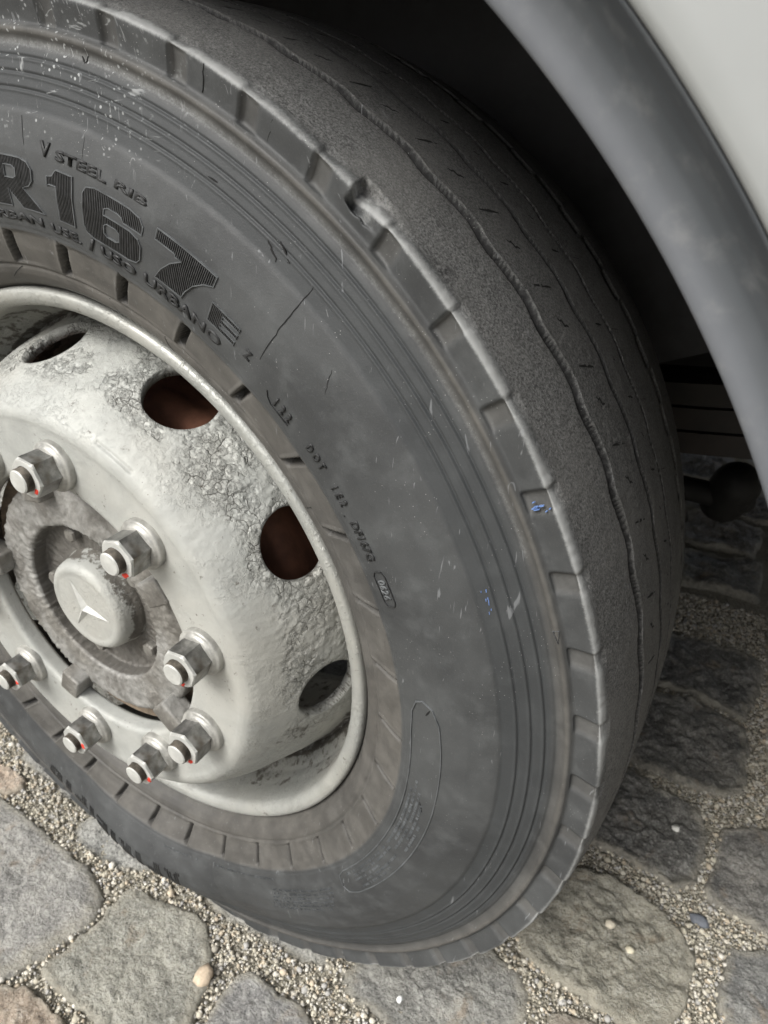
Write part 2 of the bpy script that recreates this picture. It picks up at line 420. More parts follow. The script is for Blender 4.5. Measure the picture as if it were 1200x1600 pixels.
def build_tyre():
    th = np.radians(np.r_[np.arange(-136, 126, .17), np.arange(126, 224, 1.0)])
    nt_, npf = len(th), len(prof)
    T = np.repeat(th[:, None], npf, 1); r0 = np.repeat(prof[None, :, 0], nt_, 0); y0 = np.repeat(prof[None, :, 1], nt_, 0)
    D = np.zeros_like(T); deg = np.degrees(T)
    outer = (y0 < .02)
    flank = outer & (r0 < .4955)
    # saw-tooth blocks around the bead
    f = np.clip((r0 - .3215) / (.3484 - .3215), 0, 1)
    b = (1.0 + 1.3 * (1 - f) - deg) % 10.0                      # 0 at a block boundary, grows clockwise
    rampd = -.0018 * np.clip(1 - b / 8.9, 0, 1)
    slit = np.maximum(sstep(b, -.02, .10) * (1 - sstep(b, .55, 1.30)), sstep(b, 9.88, 10.0))
    rampd = rampd - .0080 * slit
    lip = sstep(b, 9.2, 9.6) * (1 - sstep(b, 9.8, 9.95))
    zone = sstep(r0, .3215, .3235) * (1 - sstep(r0, .3462 - .0035 * np.exp(-(b / 1.6) ** 2), .3490 - .0012 * np.exp(-(b / 1.6) ** 2)))
    D += np.where(flank, (rampd + .0007 * lip) * zone, 0)
    # bead seams, mould lines
    for rr, dep, wd in ((.3192, .0011, .0008), (.3512, .0004, .0007)):
        D -= np.where(flank, dep * np.exp(-((r0 - rr) / wd) ** 2), 0)
    # fine grooves of the outer flank
    for rr, dep, wd in ((.4400, .0013, .0008), (.4492, .0013, .0008), (.4582, .0013, .0008)):
        D -= np.where(flank, dep * np.exp(-((r0 - rr) / wd) ** 2), 0)
        D += np.where(flank, .0005 * np.exp(-((r0 - rr + .0018) / .0009) ** 2), 0)
    D -= np.where(flank, .0006 * np.exp(-((r0 - .4646) / .0012) ** 2), 0)
    # recessed pockets of the shoulder
    per = 360 / 55
    pb = (49.85 - deg) % per
    pz = sstep(pb, -.01, .09) * (1 - sstep(pb, 1.35, 2.0)) * sstep(r0, .4755, .4772)
    D -= np.where(outer & (r0 > .4745) & (y0 < -.006), .0032 * pz * (1 - .45 * sstep(pb, .2, 1.9)) * (1 - .45 * sstep(r0, .490, .4945)), 0)
    # fine cracks next to some pockets
    # worn ragged edge
    e = np.exp(-((r0 - .4950) / .0022) ** 2) * (y0 < .004)
    D += e * (.0008 * vnoise(T, r0 * 0 + .3, 3, 60) + .0006 * vnoise(T, r0 * 0 + .3, 4, 300)) * outer
    # a piece torn out of the shoulder
    sd_ = np.hypot(np.maximum(.4945 - r0, 0) * 1.1, np.maximum(y0 + .0135, 0)) + .0022 * vnoise(T, r0 * 3, 9, 330)
    cd_ = deg + 18 * np.maximum(.492 - r0, 0) + 5 * vnoise(T * 0 + .5, r0 + y0, 10, 300) * .12
    cz = np.clip((cd_ - 49.5) / 3.5, 0, 1) ** 1.2 * (1 - sstep(cd_, 53.0, 53.22)) * (1 - sstep(sd_, .0075, .0130)) * outer
    cz = cz * (1 + .30 * vnoise(T, r0 + y0, 19, 420))
    chipw = cz
    # tread grooves
    w = np.radians(per)
    saw = np.sin((deg - 47.0) / per * 2 * PI); wav = saw + .22 * np.sin(2 * (deg - 47.0) / per * 2 * PI + .5)
    grv = np.zeros_like(T)
    tread = (y0 > -.011) & (y0 < 2 * MID + .011) & (r0 > .4955)
    for gy, amp, hw, dep in ((.0515, .0019, .0047, .0170), (.1090, .0018, .0029, .0110), (.1480, .0018, .0019, .008), (.2030, .003, .002, .006)):
        cpos = gy + amp * wav
        dd = np.abs(y0 - cpos); sd2 = (y0 - cpos) / hw
        D -= np.where(tread, dep * (1 - sstep(dd, hw * .82, hw * 1.16)), 0)
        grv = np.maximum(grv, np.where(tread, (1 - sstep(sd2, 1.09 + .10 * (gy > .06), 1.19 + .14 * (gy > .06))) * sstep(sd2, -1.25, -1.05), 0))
    D += np.where(tread, .0004 * vnoise(T, y0 + .3, 12, 330), 0)
    D += np.where(flank, .0007 * vnoise(T, r0, 21, 25) + .00025 * vnoise(T, r0, 22, 90), 0)
    r = r0 + D * NR[None]; y = y0 + D * NY[None]
    # the torn-out piece moves the surface inwards and down
    r = r - .0080 * chipw; y = y + .0085 * chipw
    r, y = squash(r, T, y)
    P = np.stack([r * np.cos(T), y, r * np.sin(T)], -1)
    g = lambda x, a, s: np.exp(-((x - a) / s) ** 2)
    tan = np.where(flank, (1 - sstep(r0, .3465, .3500)) * .95, 0)
    bead = g(r0, .4722, .0026) + .55 * g(r0, .4672, .003)
    tan = np.maximum(tan, np.where(flank, np.clip(bead, 0, 1) * .8, 0))
    tan = np.maximum(tan, np.where(outer & (r0 > .4765) & (r0 < .495), .38 * pz, 0))
    edge = np.where(outer, .62 * np.exp(-((r0 - .4950) / .0016) ** 2) * (1 - sstep(y0, -.010, -.002)) + .46 * np.exp(-(np.maximum(.4950 - r0, 0) / .0045) ** 2) * np.exp(-(np.maximum(y0 + .012, 0) / .010) ** 2), 0) * (1 + .8 * vnoise(T, r0 * 0 + .3, 77, 30))
    edge = np.maximum(edge, .75 * np.clip(chipw * 2.0, 0, 1) * sstep(53.0 - deg, .3, 1.6))
    edge = np.maximum(edge, np.where(flank & (deg > 62) & (deg < 116), .62 * g(r0, .4655, .0035) * sstep(deg, 44, 70), 0))
    edge = np.maximum(edge, np.where(flank & (deg <= 62) & (deg > 25), .50 * g(r0, .4655, .0030), 0))
    tr = np.where(tread, sstep(y0, -.012, -.004), 0)
    scf = np.where(flank, sstep(deg, 63, 80) * (1 - sstep(deg, 100, 118)) * sstep(r0, .405, .43) * (1 - .4 * sstep(r0, .468, .476)), 0)
    ribz = np.where(flank, sstep(r0, .4268, .4290) * (1 - sstep(r0, .459, .463)), 0)
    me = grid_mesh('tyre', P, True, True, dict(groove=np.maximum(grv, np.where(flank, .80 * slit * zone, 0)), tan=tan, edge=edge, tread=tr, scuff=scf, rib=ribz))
    return link('tyre', me, M_RUB, wheel)

build_tyre()

# ---- lettering and other things moulded on the flank: built as relief strips that follow the rubber
def on_flank(th_deg, r, lift):
    th = np.radians(np.asarray(th_deg, float)); r = np.asarray(r, float); y = side_y(r)
    r2, y2 = squash(r, th, y)
    return np.stack([r2 * np.cos(th), y2 - lift, r2 * np.sin(th)], -1)

class Relief:
    def __init__(s): s.V = []; s.F = []
    def ridge(s, pts, wid, h, close=False):
        """pts: [(theta_deg, r)], a raised bead of trapezoid section along them"""
        pts = [np.array(p, float) for p in pts]
        if close: pts = pts + [pts[0]]
        fine = []
        for a, b in zip(pts[:-1], pts[1:]):
            L = math.hypot(math.radians(a[0] - b[0]) * a[1], a[1] - b[1]); n = max(1, int(L / .006))
            for i in range(n): fine.append(a + (b - a) * i / n)
        if not close: fine.append(pts[-1])
        n = len(fine); Q = np.array(fine)
        X = np.stack([-np.radians(Q[:, 0]) * Q[:, 1].mean(), Q[:, 1]], 1)
        if close: t = np.roll(X, -1, 0) - np.roll(X, 1, 0)
        else: t = np.gradient(X, axis=0)
        t /= np.linalg.norm(t, axis=1)[:, None] + 1e-12
        nn = np.stack([-t[:, 1], t[:, 0]], 1)
        i0 = len(s.V)
        for off, lf in ((-.5, -.0006), (-.28, h), (.28, h), (.5, -.0006)):
            X2 = X + nn * off * wid
            s.V.extend(on_flank(np.degrees(-X2[:, 0] / Q[:, 1].mean()), X2[:, 1], lf))
        m = n if close else n - 1
        for k in range(3):
            for i in range(m):
                j = (i + 1) % n
                s.F.append((i0 + k * n + i, i0 + k * n + j, i0 + (k + 1) * n + j, i0 + (k + 1) * n + i))
        if not close:
            s.F.append((i0, i0 + n, i0 + 2 * n, i0 + 3 * n)); e = n - 1
            s.F.append((i0 + 3 * n + e, i0 + 2 * n + e, i0 + n + e, i0 + e))
    def build(s, name, material, label=None):
        o = link(name, py_mesh(name, s.V, s.F), material, wheel)
        if label: o['label'] = label
        return o

GLYPH = {
 'R': ([[(0, 0), (0, 1), (.70, 1), (.82, .95), (.88, .82), (.88, .62), (.82, .50), (.70, .43), (1.0, 0), (.64, 0), (.43, .36), (.43, 0)], [(.43, .82), (.43, .58), (.57, .58), (.62, .63), (.62, .77), (.57, .82)]]),
 '1': ([[(0, .64), (0, .82), (.22, .86), (.38, 1), (1, 1), (1, 0), (.36, 0), (.36, .68), (.1, .68)]]),
 '6': ([[(.2, 1), (.76, 1), (.93, .95), (1, .83), (1, .67), (.70, .67), (.66, .74), (.60, .77), (.43, .77), (.37, .72), (.37, .60), (.82, .60), (.95, .54), (1, .42), (1, .16), (.94, .05), (.8, 0), (.2, 0), (.06, .06), (0, .2), (0, .8), (.06, .94)], [(.37, .40), (.37, .24), (.42, .19), (.58, .19), (.64, .24), (.64, .40), (.58, .45), (.42, .45)]]),
 '7': ([[(0, 1), (1, 1), (1, .78), (.86, .66), (.72, .45), (.62, .2), (.57, 0), (.08, 0), (.16, .25), (.3, .52), (.46, .72), (.36, .72), (.33, .77), (0, .77)]]),
 'E': ([[(0, 0), (0, 1), (1, 1), (1, .80), (.42, .80), (.42, .60), (1, .60), (1, .40), (.42, .40), (.42, .20), (1, .20), (1, 0)]]),
 'A': ([[(0, 0), (.35, 1), (.65, 1), (1, 0), (.68, 0), (.5, .55), (.32, 0)]]),
 'P': ([[(0, 0), (0, 1), (.8, 1), (1, .85), (1, .55), (.8, .4), (.4, .4), (.4, 0)], [(.4, .8), (.4, .6), (.6, .6), (.6, .8)]]),
 'I': ([[(0.1, 0), (0.1, 1), (.9, 1), (.9, 0)]]),
 'O': ([[(0, .15), (0, .85), (.2, 1), (.8, 1), (1, .85), (1, .15), (.8, 0), (.2, 0)], [(.38, .25), (.62, .25), (.62, .75), (.38, .75)]]),
}

def hatched(ch, th0, th1, r0, r1, pitch=.00150, outline=True, name='hatched_character', shear=0.0, lift=.0009):
    """a big character of fine radial ribs inside a raised outline"""
    G = GLYPH[ch]
    ribs = Relief(); rim = Relief()
    warc = math.radians(th0 - th1) * .5 * (r0 + r1)
    n = int(warc / pitch)
    T = lambda u, v: (th0 + (th1 - th0) * (u + shear * (v - .5)), r0 + (r1 - r0) * v)
    for i in range(n):
        u = (i + .5) / n
        vs_ = []
        for poly in G:
            for (a, b), (c, d) in zip(poly, poly[1:] + poly[:1]):
                if (a > u) != (c > u): vs_.append(b + (d - b) * (u - a) / (c - a))
        vs_.sort()
        for v0, v1 in zip(vs_[::2], vs_[1::2]):
            if v1 - v0 > .05: ribs.ridge([T(u, v0 + .02), T(u, v1 - .02)], pitch * .72, lift)
    ribs.build(name, M_LETTER)
    if outline:
        for poly in G: rim.ridge([T(u, v) for u, v in poly], .0011, .0010, True)
        rim.build('character_outline', M_RAISED)

hatched('R', 91.0, 81.6, .3665, .3995, shear=0)
hatched('1', 80.5, 76.9, .3665, .3990)
hatched('6', 75.5, 67.5, .3655, .3990)
hatched('7', 65.9, 58.4, .3670, .3990)
hatched('E', 57.9, 54.1, .3685, .3830, .0013)
# worn capitals low on the flank, only their ribs can be made out
a = -80.5
for ch in 'APIRIEIPIO':
    wdt = 2.6 if ch == 'I' else 4.6
    hatched(ch, a, a - wdt + 1.1, .388, .420, .0032, False, 'worn_hatched_character', 0, .0011); a -= wdt

def text_line(txt, th0, th1, r0, r1, name, hollow=False, thick=.0006, lift=.0009, material=None):
    """a line of moulded type from angle th0 clockwise to th1 between radii r0 and r1"""
    cu = bpy.data.curves.new(name, 'FONT'); cu.body = txt; cu.size = 1.0; cu.resolution_u = 2; cu.offset = .022 if hollow else (.030 if name == 'moulded_word' else .030)
    tmp = bpy.data.objects.new(name + '_type', cu); C.objects.link(tmp)
    cu.fill_mode = 'NONE' if hollow else 'BOTH'
    dg = bpy.context.evaluated_depsgraph_get()
    if hollow:
        spl = []
        tmpc = bpy.data.meshes.new_from_object(tmp.evaluated_get(dg))
        co = np.array([v.co[:2] for v in tmpc.vertices]); ed = [tuple(e.vertices) for e in tmpc.edges]
        bpy.data.meshes.remove(tmpc)
        nb = {}
        for p, q in ed: nb.setdefault(p, []).append(q); nb.setdefault(q, []).append(p)
        seen = set(); loops = []
        for s0 in nb:
            if s0 in seen: continue
            lp = [s0]; seen.add(s0); cur = s0
            while True:
                nx = [q for q in nb[cur] if q not in seen]
                if not nx: break
                cur = nx[0]; seen.add(cur); lp.append(cur)
            if len(lp) > 2: loops.append(lp)
    else:
        me0 = bpy.data.meshes.new_from_object(tmp.evaluated_get(dg))
        co = np.array([v.co[:2] for v in me0.vertices])
    bpy.data.objects.remove(tmp); bpy.data.curves.remove(cu)
    x0, x1 = co[:, 0].min(), co[:, 0].max(); hh = .69
    tx = lambda c: th0 + (th1 - th0) * (c[..., 0] - x0) / (x1 - x0)
    ry = lambda c: r0 + (r1 - r0) * c[..., 1] / hh
    if hollow:
        rl = Relief()
        for lp in loops:
            P = co[lp]; rl.ridge(list(zip(tx(P), ry(P))), thick, lift, True)
        return rl.build(name, material or M_RAISED)
    bm = bmesh.new(); bm.from_mesh(me0); bpy.data.meshes.remove(me0)
    gm = bmesh.ops.extrude_face_region(bm, geom=bm.faces[:])
    topv = {v for v in gm['geom'] if isinstance(v, bmesh.types.BMVert)}
    for v in bm.verts:
        c = np.array(v.co[:2]); v.co = on_flank(tx(c), ry(c), lift if v in topv else -.0003)
    me = bpy.data.meshes.new(name); bm.to_mesh(me); bm.free()
    return link(name, me, material or M_TYPE, wheel)

text_line('URBAN', 92.8, 82.5, .3568, .3625, 'moulded_word')
text_line('USE.', 81.1, 76.4, .3558, .3618, 'moulded_word')
text_line('/', 75.3, 74.2, .3552, .3640, 'moulded_word')
text_line('USO', 73.3, 68.1, .3560, .3625, 'moulded_word')
text_line('URBANO', 66.9, 55.5, .3565, .3640, 'moulded_word')
text_line('STEEL', 79.2, 72.6, .4052, .4112, 'moulded_word')
text_line('RIB', 71.6, 67.6, .4060, .4108, 'moulded_word')
text_line('V', 81.3, 80.0, .4050, .4135, 'moulded_word')
text_line('Z', 52.7, 51.8, .3688, .3755, 'moulded_letter', False)
text_line('1 2 2', 47.2, 44.7, .3598, .3672, 'moulded_code', False)
text_line('D O T', 41.6, 38.7, .3603, .3672, 'moulded_code', False)
text_line('1 E 2', 36.6, 34.3, .3597, .3668, 'moulded_code', False)
text_line('.', 33.4, 33.2, .3567, .3630, 'moulded_code', False)
text_line('DF167G', 32.4, 27.7, .3592, .3664, 'moulded_code', False)
text_line('0626', 25.3, 22.8, .3602, .3664, 'moulded_code', False, material=M_RAISED)
rl = Relief()
rl.ridge([(26.3, .3605), (26.3, .3665), (25.7, .3684), (22.5, .3688), (22.0, .3670), (22.0, .3610), (22.5, .3590), (25.8, .3582)], .0010, .0011, True)
rl.build('code_frame', M_LETTER); rl = Relief()
rl.ridge([(48.6, .3640), (48.2, .3600), (47.4, .3572), (44.6, .3574)], .0008, .0008)
rl.build('code_frame', M_LETTER)
# the round-ended panel of small print, and the rows of print beside it
rl = Relief()
rl.ridge([(7.5, .3600), (9.2, .3650), (9.6, .3710), (8.8, .3790), (6.8, .3838), (2, .3850), (-10, .3850), (-25, .3835), (-35, .3822), (-37.3, .3790), (-37.8, .3720), (-37, .3610), (-35.5, .3580), (-20, .3572), (-5, .3576), (4, .3578)], .0014, .0009, True)
rl.build('print_panel_outline', M_RAISED)
rl = Relief()
def small_print(rows, a0, a1, gap=.5):
    for (rr, s0, s1) in rows:
        x = s0
        while x > s1:
            w_ = rnd.uniform(.32, .6)
            if rnd.random() < .82:
                for q in range(rnd.choice((1, 2, 2))):
                    rl.ridge([(x - q * .24, rr - .0011), (x - q * .24 - rnd.uniform(-.08, .12), rr + .0011)], .0006, .0007)
                if rnd.random() < .6: rl.ridge([(x, rr + rnd.choice((-.001, 0, .001))), (x - .26, rr + rnd.choice((-.001, 0, .001)))], .0006, .0007)
            x -= w_
small_print([(.3622, -6, -20), (.3622, -21.5, -35), (.3662, -4, -18), (.3662, -20, -33), (.3705, -6, -19.5), (.3745, -8, -16), (.3745, -21, -31), (.3785, -12, -18.5), (.3785, -24, -33), (.3705, -26, -34)], 0, 0)
small_print([(.371 + .0048 * i, -41 - .7 * i, -57 - .5 * i) for i in range(6)], 0, 0)
small_print([(.3585, -56, -72), (.3585, -76, -84)], 0, 0)
tag(rl.build('small_print', M_RAISED), kind='stuff')
# triangle marker on the bead near the shoulder
rl = Relief(); rl.ridge([(18.9, .4705), (18.9, .4745), (17.8, .4725)], .0007, .0012, True); rl.build('wear_marker', M_RAISED)

# sipes, cracks: thin near-black strips, the shade inside the cuts painted on
class Cuts:
    def __init__(s): s.V = []; s.F = []
    def cut(s, pts, wid, taper=True):
        pts = np.array(pts, float); n = len(pts)
        t = np.gradient(pts, axis=0); t /= np.linalg.norm(t, axis=1)[:, None] + 1e-12
        nn = np.cross(t, s.normal(pts)); nn /= np.linalg.norm(nn, axis=1)[:, None] + 1e-12
        w = np.full(n, wid) * ((np.sin(np.linspace(.12, PI - .12, n)) ** .5) if taper else 1)
        i0 = len(s.V); N = s.normal(pts)
        for sg in (-.5, .5): s.V.extend(pts + nn * (sg * w)[:, None] + N * .00012)
        s.V.extend(pts - N * .0030)
        for i in range(n - 1):
            s.F.append((i0 + i, i0 + i + 1, i0 + n + i + 1, i0 + n + i))
            s.F.append((i0 + n + i, i0 + n + i + 1, i0 + 2 * n + i + 1, i0 + 2 * n + i))
            s.F.append((i0 + 2 * n + i, i0 + 2 * n + i + 1, i0 + i + 1, i0 + i))
    def normal(s, p):
        if s.mode == 'tread':
            q = p.copy(); q[:, 1] = 0; return q / np.linalg.norm(q, axis=1)[:, None]
        return np.tile(np.array([0, -1.0, 0]), (len(p), 1))

_tr = prof[(prof[:, 0] > .4962)]
def tread_pt(th_deg, y):
    r = np.interp(y, _tr[:, 1], _tr[:, 0]); th = np.radians(th_deg); return np.array([r * math.cos(th), y, r * math.sin(th)])
cuts = Cuts(); cuts.mode = 'tread'
per = 360 / 55
for k in range(-6, 15):
    a = 48.6 + k * per + rnd.uniform(-.15, .15)
    if a < -30: continue
    cuts.cut([tread_pt(a, .0715), tread_pt(a - .35, .082), tread_pt(a - .75, .0915)], .0023)
    cuts.cut([tread_pt(a + 1.7, .129), tread_pt(a + 1.5, .1335), tread_pt(a + 1.3, .138)], .0020)
    q = a + 3.2
    cuts.cut([tread_pt(q + .55, .0755), tread_pt(q + .25, .0775), tread_pt(q + .28, .0795), tread_pt(q - .25, .0805), tread_pt(q - .28, .083), tread_pt(q - .5, .085)], .0019)
    cuts.cut([tread_pt(q + 1.7, .130), tread_pt(q + 1.65, .132), tread_pt(q + 1.35, .133), tread_pt(q + 1.3, .135)], .0009)
    cuts.cut([tread_pt(a + .5, .155), tread_pt(a + .1, .166)], .0010)
o = link('tread_sipe', py_mesh('tread_sipe', cuts.V, cuts.F), M_SLIT, wheel); tag(o, kind='stuff')

fl = lambda a, r: on_flank(a, r, 0.0)
def jag(a0, r0, a1, r1, n=14, amp=.10):
    return [fl(a0 + (a1 - a0) * i / n + rnd.uniform(-amp, amp) * (0 < i < n), r0 + (r1 - r0) * i / n) for i in range(n + 1)]
for spec in ((51.2, .4385, 50.9, .3560, .0007, 26, .06), (56.5, .4385, 54.8, .4310, .0012, 8, .35), (55.4, .4420, 54.0, .4360, .0010, 8, .4), (-9.0, .3765, -7.4, .3722, .0016, 4, .05), (8.6, .3768, 7.6, .3725, .0016, 4, .03),
             (78.0, .4700, 77.4, .4610, .0012, 5, .1), (77.4, .4610, 77.1, .4690, .0010, 5, .1), (70.0, .4448, 69.2, .4450, .0012, 5, .1), (63.2, .4425, 62.3, .4430, .0011, 5, .1),
             (74.5, .3185, 73.0, .3020, .0008, 8, .15), (73.0, .3020, 69.5, .3000, .0008, 5, .15), (64.5, .3180, 63.0, .3010, .0009, 6, .1), (35.2, .3190, 35.6, .2995, .0010, 4, .05), (92.0, .3185, 96.0, .3090, .0007, 5, .1),
             (65.0, .4180, 64.8, .4060, .0005, 6, .05), (76.0, .4260, 75.9, .4120, .0005, 6, .05), (84.0, .4250, 83.6, .4080, .0006, 6, .1), (45.5, .4150, 44.3, .4010, .0005, 7, .1)):
    cuts = Cuts(); cuts.mode = 'flank'; cuts.cut(jag(*spec[:4], spec[5], spec[6]), spec[4])
    link('rubber_crack', py_mesh('rubber_crack', cuts.V, cuts.F), M_SLIT, wheel)
# cracks across the shoulder face
for a in (60.0, 66.2, 71.9, 73.1):
    cuts = Cuts(); cuts.mode = 'flank'; cuts.cut(jag(a, .4935, a + rnd.uniform(-.2, .5), .4780, 7, .06), .0006); link('rubber_crack', py_mesh('rubber_crack', cuts.V, cuts.F), M_SLIT, wheel)

# small flecks of blue paint scraped onto the rubber
M_BLUE = plain('blue_scraped_paint', (.13, .22, .46), .5, 0, 200, .3)
for n_, (ac, rc_, da, dr) in enumerate(((29.0, .484, .25, .0080), (21.9, .4345, .55, .0016))):
    rl = Relief()
    for i in range(8):
        a_ = ac + rnd.gauss(0, da); r_ = rc_ + rnd.gauss(0, dr * .5); l_ = rnd.uniform(.0005, .0022)
        if n_ == 0: rl.ridge([(a_, r_ - l_), (a_ + .03, r_ + l_)], .0005, .0012)
        else: rl.ridge([(a_ - .12, r_), (a_ + rnd.uniform(.02, .15), r_ + .0003)], .0005, .0006)
    tag(rl.build('paint_fleck', M_BLUE), kind='stuff')

# ---- rim and disc
rim_prof = [(.2935, .016), (.2975, .010), (.2988, .004), (.2987, -.0005), (.2970, -.0034), (.2935, -.0042), (.2890, -.0032), (.2850, -.0002), (.2826, .0040), (.2818, .010), (.2812, .030), (.2780, .046), (.268, .060), (.2650, .075), (.2645, .110), (.2645, .20), (.285, .235), (.297, .252)]
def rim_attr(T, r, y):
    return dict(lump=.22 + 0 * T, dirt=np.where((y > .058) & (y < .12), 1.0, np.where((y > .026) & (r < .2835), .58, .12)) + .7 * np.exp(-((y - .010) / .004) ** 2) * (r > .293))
link('rim', lathe('rim', rim_prof, 400, lambda r, y: .0014 if y < .06 else .008,   .0012, rim_attr), M_RIM, wheel)

disc_prof = [(.1445, -.030), (.1445, -.0440), (.1452, -.0468), (.1475, -.0476), (.165, -.0478), (.190, -.0482), (.1965, -.0487), (.2015, -.0496), (.2065, -.0492), (.2115, -.0470), (.2170, -.0415), (.2235, -.0320), (.2290, -.0225), (.2345, -.0115), (.2405, .0025), (.2465, .0170), (.2520, .0320), (.2560, .0460), (.2590, .0590), (.2630, .0680), (.2665, .0720)]
HOLES = [math.radians(28.5 + 36 * k) for k in range(10)]
def build_disc():
    pr = resample(disc_prof, lambda r, y: .0013 if r > .2 else .003, .0016)
    seg = 1000
    th = np.linspace(0, 2 * PI, seg, endpoint=False)
    s = np.r_[0, np.cumsum(np.hypot(*np.diff(pr, axis=0).T))]
    # the hand hole sits on the sloping cone
    i_c = np.argmin(np.abs(pr[:, 0] - .2478)); sc, rc = s[i_c], pr[i_c, 0]
    S = np.repeat(s[None], seg, 0); T = np.repeat(th[:, None], len(pr), 1); RR = np.repeat(pr[None, :, 0], seg, 0)
    RAD_T, RAD_S = .0325, .0315; RHO = np.full(S.shape, 9.0)
    for hc in HOLES:
        d = (T - hc + PI) % (2 * PI) - PI
        u = d * .2478 / RAD_T; v = (S - sc) / RAD_S
        rho = np.sqrt(u * u + v * v) + 1e-9
        RHO = np.minimum(RHO, rho)
    # drop the faces inside a hole, then move the cut edge exactly onto the rim of the hole
    vin = RHO < 1.0
    fin = (vin[:, :-1] | vin[:, 1:] | np.roll(vin, -1, 0)[:, :-1] | np.roll(vin, -1, 0)[:, 1:])
    keep = ~fin
    adj = np.zeros_like(vin)
    for di in (0, 1):
        for dj in (0, 1): adj[:, dj:dj + fin.shape[1]] |= np.roll(fin, di, 0)
    edge_v = adj & ~vin & (RHO < 1.3)
    for hc in HOLES:
        d = (T - hc + PI) % (2 * PI) - PI
        rho = np.sqrt((d * .2478 / RAD_T) ** 2 + ((S - sc) / RAD_S) ** 2) + 1e-9
        me_ = edge_v & (rho < 1.3)
        T = np.where(me_, hc + d / rho, T); S = np.where(me_, sc + (S - sc) / rho, S)
    r = np.interp(S, s, pr[:, 0]); y = np.interp(S, s, pr[:, 1])
    tn = np.gradient(pr, axis=0); tn /= np.linalg.norm(tn, axis=1)[:, None]
    nr = np.interp(S, s, tn[:, 1]); ny = np.interp(S, s, -tn[:, 0])
    lump = sstep(r, .222, .238) * (1 - .8 * sstep(np.degrees(T) % 360, 180, 200) * (1 - sstep(np.degrees(T) % 360, 330, 352)))
    lump = np.maximum(lump, .30 * sstep(r, .203, .215)); lump = np.maximum(lump, .12)
    q_ = sstep(RHO, 1.05, 1.3)
    dsp = q_ * lump * (.0008 * vnoise(T, S * 1.0, 31, 90) + .0008 * vnoise(T, S, 32, 210) + .0007 * vnoise(T, S, 33, 420))
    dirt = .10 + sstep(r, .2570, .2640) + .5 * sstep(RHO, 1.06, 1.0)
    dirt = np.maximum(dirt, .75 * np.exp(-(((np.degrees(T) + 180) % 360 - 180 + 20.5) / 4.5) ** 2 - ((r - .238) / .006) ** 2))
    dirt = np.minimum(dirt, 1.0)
    # pressed crease and a weld line along the top
    dsp = dsp - .0010 * np.exp(-((r - .1990) / .0012) ** 2)
    mark = np.exp(-((r - .2140) / .0009) ** 2) * sstep(np.degrees(T), 58, 59) * (1 - sstep(np.degrees(T), 69, 70))
    dsp = dsp - .0016 * mark
    r = r + dsp * nr; y = y + dsp * ny
    P = np.stack([r * np.cos(T), y, r * np.sin(T)], -1)
    me = grid_mesh('wheel_disc', P, True, True, dict(lump=lump, dirt=dirt), keep)
    bm = bmesh.new(); bm.from_mesh(me)
    loose = [v for v in bm.verts if not v.link_faces]; bmesh.ops.delete(bm, geom=loose, context='VERTS')
    bm.to_mesh(me); bm.free()
    o = link('wheel_disc', me, M_PAINT, wheel)
    md = o.modifiers.new('thickness', 'SOLIDIFY'); md.thickness = .010; md.offset = 1
    return o
build_disc()

# hub face, grease cap and the slot between hub and disc
def ring_noise(amp, seed):
    return lambda T, r, y: amp * (vnoise(T, r, seed, 120) + .6 * vnoise(T, r, seed + 1, 260)) * sstep(r, .05, .06)
link('hub', lathe('hub', [(.1290, .030), (.1290, -.0290), (.1280, -.0325), (.1245, -.0338), (.105, -.0345), (.0895, -.0340), (.0872, -.0330), (.0866, -.0300), (.0862, -.0170), (.0845, -.0158), (.058, -.0150), (.0, -.0150)], 300, .0014, .0008, lambda T, r, y: dict(soot=np.where((r < .0875) & (y > -.031), 1.0, .0) + .6 * np.exp(-((r - .1280) / .004) ** 2)), ring_noise(.0024, 41)), M_GRIME, wheel)
link('hub_cap', lathe('hub_cap', [(.0540, -.0145), (.0535, -.0180), (.0515, -.0225), (.0505, -.0300), (.0490, -.0365), (.0462, -.0402), (.0430, -.0416), (.0395, -.0414), (.0380, -.0408), (.0, -.0406)], 180, .0012, .0009, lambda T, r, y: dict(lump=.22 + 0 * T, dirt=sstep(y, -.037, -.026)), ring_noise(.0007, 51)), M_PAINT, wheel)
link('hub_slot', lathe('hub_slot', [(.1285, -.0190), (.1330, -.0172), (.1390, -.0168), (.1442, -.0185), (.1470, -.0230)], 160, .002, .0005), M_BROWN, wheel)
# three-pointed star on the cap
V = [(0, -.0452, 0)]; F = []
for k in range(3):
    a = math.radians(115 + 120 * k); b1 = a + math.radians(60)
    V += [(.0335 * math.cos(a), -.0412, .0335 * math.sin(a)), (.0062 * math.cos(b1), -.0404, .0062 * math.sin(b1))]
for k in range(3):
    t, vl, vr = 1 + 2 * k, 2 + 2 * k, 2 + 2 * ((k - 1) % 3)
    F += [(0, vl, t), (0, t, vr)]
link('star_emblem', py_mesh('star_emblem', V, F), M_PALE, wheel)
def cyl_mesh(name, prof_, seg=6, rot=0.0, sm=None, mats=None):
    """prof_: [(radius, y)] turned about the y axis, closed at the last ring"""
    V, F = [], []
    for r_, y_ in prof_:
        for i in range(seg):
            a = rot + 2 * PI * i / seg; V.append((r_ * math.cos(a), y_, r_ * math.sin(a)))
    for k in range(len(prof_) - 1):
        for i in range(seg):
            j = (i + 1) % seg; F.append((k * seg + i, k * seg + j, (k + 1) * seg + j, (k + 1) * seg + i))
    F.append(tuple((len(prof_) - 1) * seg + i for i in range(seg)))
    return py_mesh(name, V, F, bool(sm), sm)

